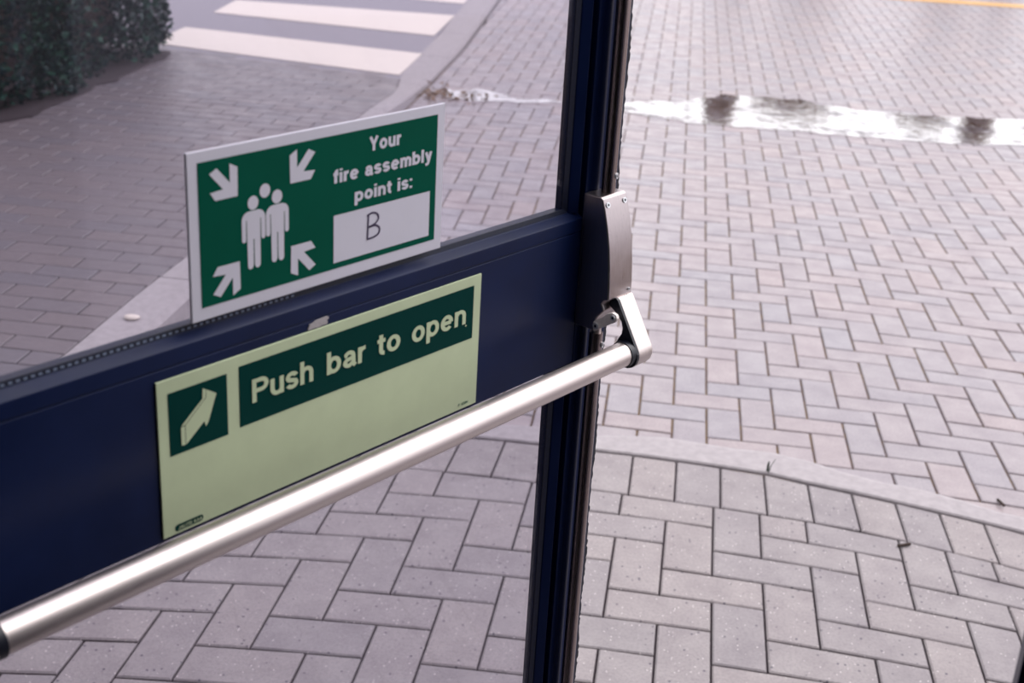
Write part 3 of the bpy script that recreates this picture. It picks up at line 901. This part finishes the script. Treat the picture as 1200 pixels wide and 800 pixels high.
# assembled figures
def figure(cx, top):
    w = 0.0124
    sh = top - 0.0058
    out = []
    torso = []
    # one outline: shoulders, arms, legs
    P_ = [(-w, -0.0075), (-w, -0.0225)]
    for k in range(7):
        an = math.radians(180 + 180 * k / 6); P_.append((-w + 0.0022 + 0.0022 * math.cos(an), -0.0238 + 0.0024 * math.sin(an)))
    P_ += [(-w + 0.0044, -0.0075), (-w + 0.0052, -0.0075), (-w + 0.0057, -0.0470)]
    for k in range(7):
        an = math.radians(180 + 180 * k / 6); P_.append((-w + 0.0057 + 0.0029 + 0.0029 * math.cos(an), -0.0475 + 0.0029 * math.sin(an)))
    P_ += [(-0.0006, -0.0475), (-0.0005, -0.0245), (0.0005, -0.0245), (0.0006, -0.0475)]
    for k in range(7):
        an = math.radians(180 + 180 * k / 6); P_.append((w - 0.0057 - 0.0029 + 0.0029 * math.cos(an), -0.0475 + 0.0029 * math.sin(an)))
    P_ += [(w - 0.0057, -0.0470), (w - 0.0052, -0.0075), (w - 0.0044, -0.0075), (w - 0.0044, -0.0238)]
    for k in range(7):
        an = math.radians(180 + 180 * k / 6); P_.append((w - 0.0022 + 0.0022 * math.cos(an), -0.0238 + 0.0024 * math.sin(an)))
    P_ += [(w, -0.0225), (w, -0.0075)]
    for k in range(1, 7):
        an = math.radians(90 * k / 6); P_.append((w - 0.0075 + 0.0075 * math.cos(an), -0.0075 + 0.0075 * math.sin(an)))
    for k in range(0, 6):
        an = math.radians(90 + 90 * k / 6); P_.append((-w + 0.0075 + 0.0075 * math.cos(an), -0.0075 + 0.0075 * math.sin(an)))
    return [(cx + x, sh + y) for x, y in P_]
for cx, hy in ((0.1040, 0.1308), (0.1296, 0.1313)):
    multi('figure', [circle((cx - 0.0002, hy), 0.0056, ry=0.0060), figure(cx, hy - 0.0008)], TP, MAT['sign_white'], fs_)
multi('figure', [circle((0.1165, 0.1388), 0.0056, ry=0.0060)], TP, MAT['sign_white'], fs_)
text('lettering', 'Your', 0.2355, 0.2755, 0.1526, 0.0128, TP, MAT['sign_white'], fs_, 0.205)
text('lettering', 'fire assembly', 0.1928, 0.3168, 0.1305, 0.0124, TP, MAT['sign_white'], fs_, 0.205)
text('lettering', 'point is:', 0.2185, 0.2915, 0.1092, 0.0122, TP, MAT['sign_white'], fs_, 0.205)
# handwritten B: ribbon along a polyline
def ribbon(pts, w):
    L, R = [], []
    for i, p in enumerate(pts):
        a = Vector(pts[max(0, i - 1)]); b = Vector(pts[min(len(pts) - 1, i + 1)])
        d = (b - a).normalized(); n = Vector((-d.y, d.x)) * w / 2
        L.append((p[0] + n.x, p[1] + n.y)); R.append((p[0] - n.x, p[1] - n.y))
    return [[L[i], L[i + 1], R[i + 1], R[i]] for i in range(len(pts) - 1)]
def smooth_line(pts, n=6):
    out = []
    for i in range(len(pts) - 1):
        p0, p1, p2, p3 = (Vector(pts[max(0, min(len(pts) - 1, j))]) for j in (i - 1, i, i + 1, i + 2))
        for k in range(n):
            t = k / n
            out.append(tuple(0.5 * (2 * p1 + (p2 - p0) * t + (2 * p0 - 5 * p1 + 4 * p2 - p3) * t * t + (3 * p1 - p0 - 3 * p2 + p3) * t ** 3)))
    out.append(pts[-1]); return out
strokes = [[(0.2358, 0.0942), (0.2352, 0.0850), (0.2346, 0.0708)],
           smooth_line([(0.2338, 0.0934), (0.2400, 0.0950), (0.2462, 0.0932), (0.2482, 0.0885), (0.2440, 0.0842), (0.2362, 0.0822), (0.2440, 0.0826), (0.2496, 0.0792), (0.2488, 0.0740), (0.2420, 0.0716), (0.2342, 0.0712)])]
multi('handwritten_letter', [q for s_ in strokes for q in ribbon(s_, 0.0019)], TP + 0.0003, MAT['marker'], fs_)

# --- push bar to open sign on the rail
ps = empty('push_bar_sign', dp(0.198, 0, -0.144))
tag(ps, 'pale green push bar to open sign mounted on the navy middle rail', 'sign')
panel('sign_panel', 0.0, 0.3958, -0.1442, 0.0003, 0.0002, 0.0022, MAT['glow'], ps)
T2 = 0.0025
poly('arrow_field', [(0.0105, -0.0694), (0.0707, -0.0694), (0.0707, -0.0122), (0.0105, -0.0122)], T2, MAT['green_dark'], ps)
poly('text_field', [(0.0836, -0.0671), (0.3845, -0.0671), (0.3845, -0.0098), (0.0836, -0.0098)], T2, MAT['green_dark'], ps)
T3 = T2 + 0.0006
multi('arrow', [[(0.0262, -0.0455), (0.0482, -0.0269), (0.0485, -0.0197), (0.0589, -0.0262), (0.0497, -0.0500), (0.0471, -0.0532), (0.0455, -0.0480), (0.0263, -0.0632)]], T3, MAT['glow_line'], ps)
multi('arrow_edge', [[(0.0217, -0.0458), (0.0256, -0.0458), (0.0257, -0.0632), (0.0216, -0.0626)],
                     [(0.0219, -0.0450), (0.0444, -0.0268), (0.0449, -0.0176), (0.0480, -0.0194), (0.0477, -0.0266), (0.0258, -0.0450)]], T3, MAT['glow_line'], ps)
for w, a0, a1 in (('Push', 0.0970, 0.1672), ('bar', 0.1838, 0.2330), ('to', 0.2478, 0.2788), ('open', 0.2948, 0.3728)):
    text('lettering', w, a0, a1, -0.0482, 0.0222, T3, MAT['glow_line'], ps, 0.18)
poly('full_stop', circle((0.3735, -0.0505), 0.0011, 10), T3, MAT['glow_line'], ps)
poly('maker_mark', rrect(0.0118, 0.0412, -0.1414, -0.1352, 0.0029), T2, MAT['green_dark'], ps)
text('maker_lettering', 'JALITE', 0.0145, 0.0290, -0.1400, 0.0032, T3, MAT['glow_line'], ps, 0.15)
text('maker_lettering', 'AAA', 0.0305, 0.0395, -0.1400, 0.0034, T3, MAT['glow_line'], ps, 0.15)
text('code_lettering', 'P', 0.3668, 0.3690, -0.1395, 0.0030, T3, MAT['green'], ps, 0.17)
text('code_lettering', '430M', 0.3718, 0.3815, -0.1395, 0.0030, T3, MAT['green'], ps, 0.17)

# torn vinyl remnant and paint chip on the rail
rem = [(0.1630, 0.0018), (0.1655, 0.0012), (0.1700, 0.0016), (0.1760, 0.0011), (0.1800, 0.0018), (0.1858, 0.0014), (0.1868, 0.0040), (0.1852, 0.0050), (0.1880, 0.0065), (0.1872, 0.0085), (0.1850, 0.0090), (0.1790, 0.0084), (0.1725, 0.0083), (0.1690, 0.0068), (0.1650, 0.0060)]
tv = prism_a('vinyl_remnant', [(0, 0), (0, 0), (0, 0)], 0, 0, MAT['chip'], None)
bpy.data.objects.remove(tv)
def slab(name, pts, t0, t1, mat, parent=None):
    n = len(pts)
    vs = [dp(a, t0, b) for a, b in pts] + [dp(a, t1, b) for a, b in pts]
    fs = [tuple(range(n)), tuple(range(2 * n - 1, n - 1, -1))] + [(i, (i + 1) % n, n + (i + 1) % n, n + i) for i in range(n)]
    return fix(mesh_obj(name, vs, fs, mat, parent))
tag(slab('vinyl_remnant', rem, 0.0, 0.0012, MAT['chip']), 'torn white vinyl scrap above the push bar sign on the rail', 'sticker')

# ---------------------------------------------------------------- planting
def leaf_cloud(name, pts, size, mat, parent, seed=1):
    rnd = random.Random(seed)
    V, F = [], []
    for p, out in pts:
        d = Vector((rnd.gauss(0, 1), rnd.gauss(0, 1), rnd.gauss(0, 1))) * 0.6 + out + Vector((0, 0, 0.5))
        d.normalize()
        s = d.orthogonal().normalized()
        s = (Matrix.Rotation(rnd.uniform(0, 6.28), 3, d) @ s)
        L = size * rnd.uniform(0.7, 1.4); w = L * 0.30
        nrm = d.cross(s)
        i = len(V)
        V += [p, p + d * L * 0.5 + s * w + nrm * L * 0.08, p + d * L, p + d * L * 0.5 - s * w + nrm * L * 0.08]
        F += [(i, i + 1, i + 2), (i, i + 2, i + 3)]
    o = mesh_obj(name, V, F, mat, parent)
    o['kind'] = 'stuff'
    return o

def shrub_points(fn, n, seed):
    rnd = random.Random(seed)
    return [fn(rnd) for _ in range(n)]

hd = empty('hedge', (-4.2, 4.5, 0.09))
tag(hd, 'dark evergreen hedge with small glossy leaves beside the crossing', 'hedge')
def hedge_pt(r):
    # lumpy front face x = -3.25, from y 3.2 to 5.6, and the end face y = 5.6
    z = 0.08 + 1.9 * r.random() ** 1.15
    if r.random() < 0.78:
        y = 2.4 + 3.3 * r.random()
        bump = 0.10 * math.sin(y * 5.1 + z * 2.3) + 0.07 * math.sin(y * 11 + 1.7) * math.cos(z * 7) + 0.05 * math.sin(z * 13 + y * 3)
        x = -3.20 + 0.7 * bump - r.random() ** 2 * 0.25
        if y < 3.4: x -= (3.4 - y) * 0.55
        return Vector((x, y, z)), Vector((0.9, -0.3, 0.1))
    x = -3.2 - 1.9 * r.random()
    y = 5.55 + 0.1 * math.sin(x * 7 + z * 5) - r.random() ** 2 * 0.2
    return Vector((x, y, z)), Vector((0.1, 0.9, 0.1))
leaf_cloud('foliage', shrub_points(hedge_pt, 26000, 5), 0.040, MAT['leaf'], hd, 6)
core = [(-3.50, 5.45), (-3.50, 3.5), (-4.5, 2.3), (-5.4, 2.3), (-5.4, 5.5)]
n = len(core)
V = [(x, y, 0.1) for x, y in core] + [(x, y, 1.95) for x, y in core]
F = [tuple(range(n)), tuple(range(2 * n - 1, n - 1, -1))] + [(i, (i + 1) % n, n + (i + 1) % n, n + i) for i in range(n)]
co = fix(mesh_obj('hedge_filler', V, F, MAT['bark'], hd))  # solid filler inside the foliage, added to block light
for k in range(5):
    x, y = -3.65, 3.75 + 0.4 * k
    tube('stem', (x, y, 0.05), (x - 0.05, y + 0.04, 0.8), 0.02, MAT['bark'], hd, 8)
soil = plane('planting_bed', blob([(-3.16, 5.5), (-3.06, 4.4), (-3.04, 3.5), (-3.4, 2.7), (-4.1, 1.8), (-5.6, 2.0), (-5.6, 5.6)], 0.03)[::-1], lambda x, y: left_z(x, y) + 0.012, MAT['soil'], thick=0.03)
tag(fix(soil), 'dark wet soil bed under the hedge', 'flower bed', kind='structure')

# brown shrubs beyond the frame, mirrored in the puddle
for k, (x, y, w, h) in enumerate(((0.42, 14.0, 0.22, 2.05), (1.28, 14.1, 0.55, 1.82), (2.85, 14.1, 0.33, 1.80), (3.45, 13.9, 0.18, 2.0))):
    sh = empty('brown_shrub', (x, y, 0))
    tag(sh, ['narrow tall brown shrub mirrored in the left part of the puddle', 'broad low brown shrub mirrored just right of the leftmost one', 'brown shrub mirrored in the right part of the puddle', 'narrow brown shrub mirrored nearest the right picture edge'][k], 'shrub', 'brown shrubs beyond the courtyard')
    def pt(r, x=x, y=y, w=w, h=h):
        z = h * (1 - r.random() ** 1.4 * 0.95)
        an = r.uniform(0, 6.283); rr = w * math.sqrt(r.random()) * (0.45 + 0.3 * math.sin(min(1, z / h) * 2.6) + 0.3 * math.sin(z * 9 + an * 2))
        return Vector((x + rr * math.cos(an), y + rr * math.sin(an), z)), Vector((math.cos(an), math.sin(an), 0.3)) * 0.5
    leaf_cloud('foliage', shrub_points(pt, 1800, 20 + k), 0.09, MAT['brown_leaf'], sh, 30 + k)
    for j in range(5):
        an = j * 1.26
        tube('stem', (x + 0.05 * math.cos(an), y + 0.05 * math.sin(an), -0.1), (x + 0.7 * w * math.cos(an), y + 0.7 * w * math.sin(an), h * 0.9), 0.018, MAT['bark'], sh, 8)

# ---------------------------------------------------------------- small things on the ground
def blades(name, base, n, h, mat, seed):
    r = random.Random(seed)
    root = empty(name, base)
    for k in range(n):
        an = r.uniform(0, 6.28); lean = r.uniform(0.05, 0.35)
        d = Vector((math.cos(an), math.sin(an), 0)); s = Vector((-d.y, d.x, 0)) * 0.0028
        b = Vector(base) + d * 0.003
        hh = h * r.uniform(0.45, 1.0)
        V = [b - s, b + s, b + s * 0.8 + d * lean * hh * 0.4 + zz * hh * 0.6, b - s * 0.8 + d * lean * hh * 0.4 + zz * hh * 0.6, b + d * lean * hh + zz * hh]
        V += [v + d * 0.0012 for v in V]
        F = [(0, 1, 2, 3), (3, 2, 4), (8, 7, 6, 5), (9, 7, 8), (0, 3, 8, 5), (1, 6, 7, 2), (3, 4, 9, 8), (2, 7, 9, 4)]
        mesh_obj('blade', V, F, mat, root)
    return root
tag(blades('weed_sprout', (0.386, 0.790, -0.004), 6, 0.060, MAT['grass'], 4), 'tiny dark weed sprouting from the joint beside the edging', 'weed')
def twig(p0, p1, r, label):
    o = tube('twig', p0, p1, r, MAT['bark'], None, 6)
    tag(o, label, 'twig')
twig((0.700, 0.468, 0.004), (0.732, 0.482, 0.006), 0.004, 'short dark twig lying on the near paving blocks')
twig((0.997, 0.775, 0.008), (1.008, 0.742, 0.009), 0.004, 'short dark twig lying on the concrete edging')

# leaf litter where the kerb ends
r = random.Random(12)
pts = []
for k in range(110):
    x = -1.46 + abs(r.gauss(0, 0.16)); y = 5.12 + r.gauss(0, 0.10)
    pts.append((Vector((x, y, 0.006 + 0.03 * r.random() * max(0, 1 - (x + 1.46) * 4))), Vector((r.gauss(0, 1), r.gauss(0, 1), -0.45))))
o = leaf_cloud('leaf_litter', pts, 0.030, MAT['brown_leaf'], None, 3)
tag(o, 'brown dead leaves gathered where the kerb ends', 'leaves', kind='stuff')
# small flattened white lump on the kerb
bm = bmesh.new()
bmesh.ops.create_icosphere(bm, subdivisions=2, radius=1)
for v in bm.verts:
    v.co = Vector((v.co.x * 0.026 * (1 + 0.1 * math.sin(v.co.y * 4)), v.co.y * 0.02, v.co.z * 0.008))
me = bpy.data.meshes.new('lump'); bm.to_mesh(me); bm.free()
me.materials.append(MAT['white_paint'])
for p in me.polygons: p.use_smooth = True
o = bpy.data.objects.new('lump', me); COL.objects.link(o)
o.location = (-1.585, 1.16, 0.102)
tag(o, 'small white flat lump on the kerb stones', 'lump')
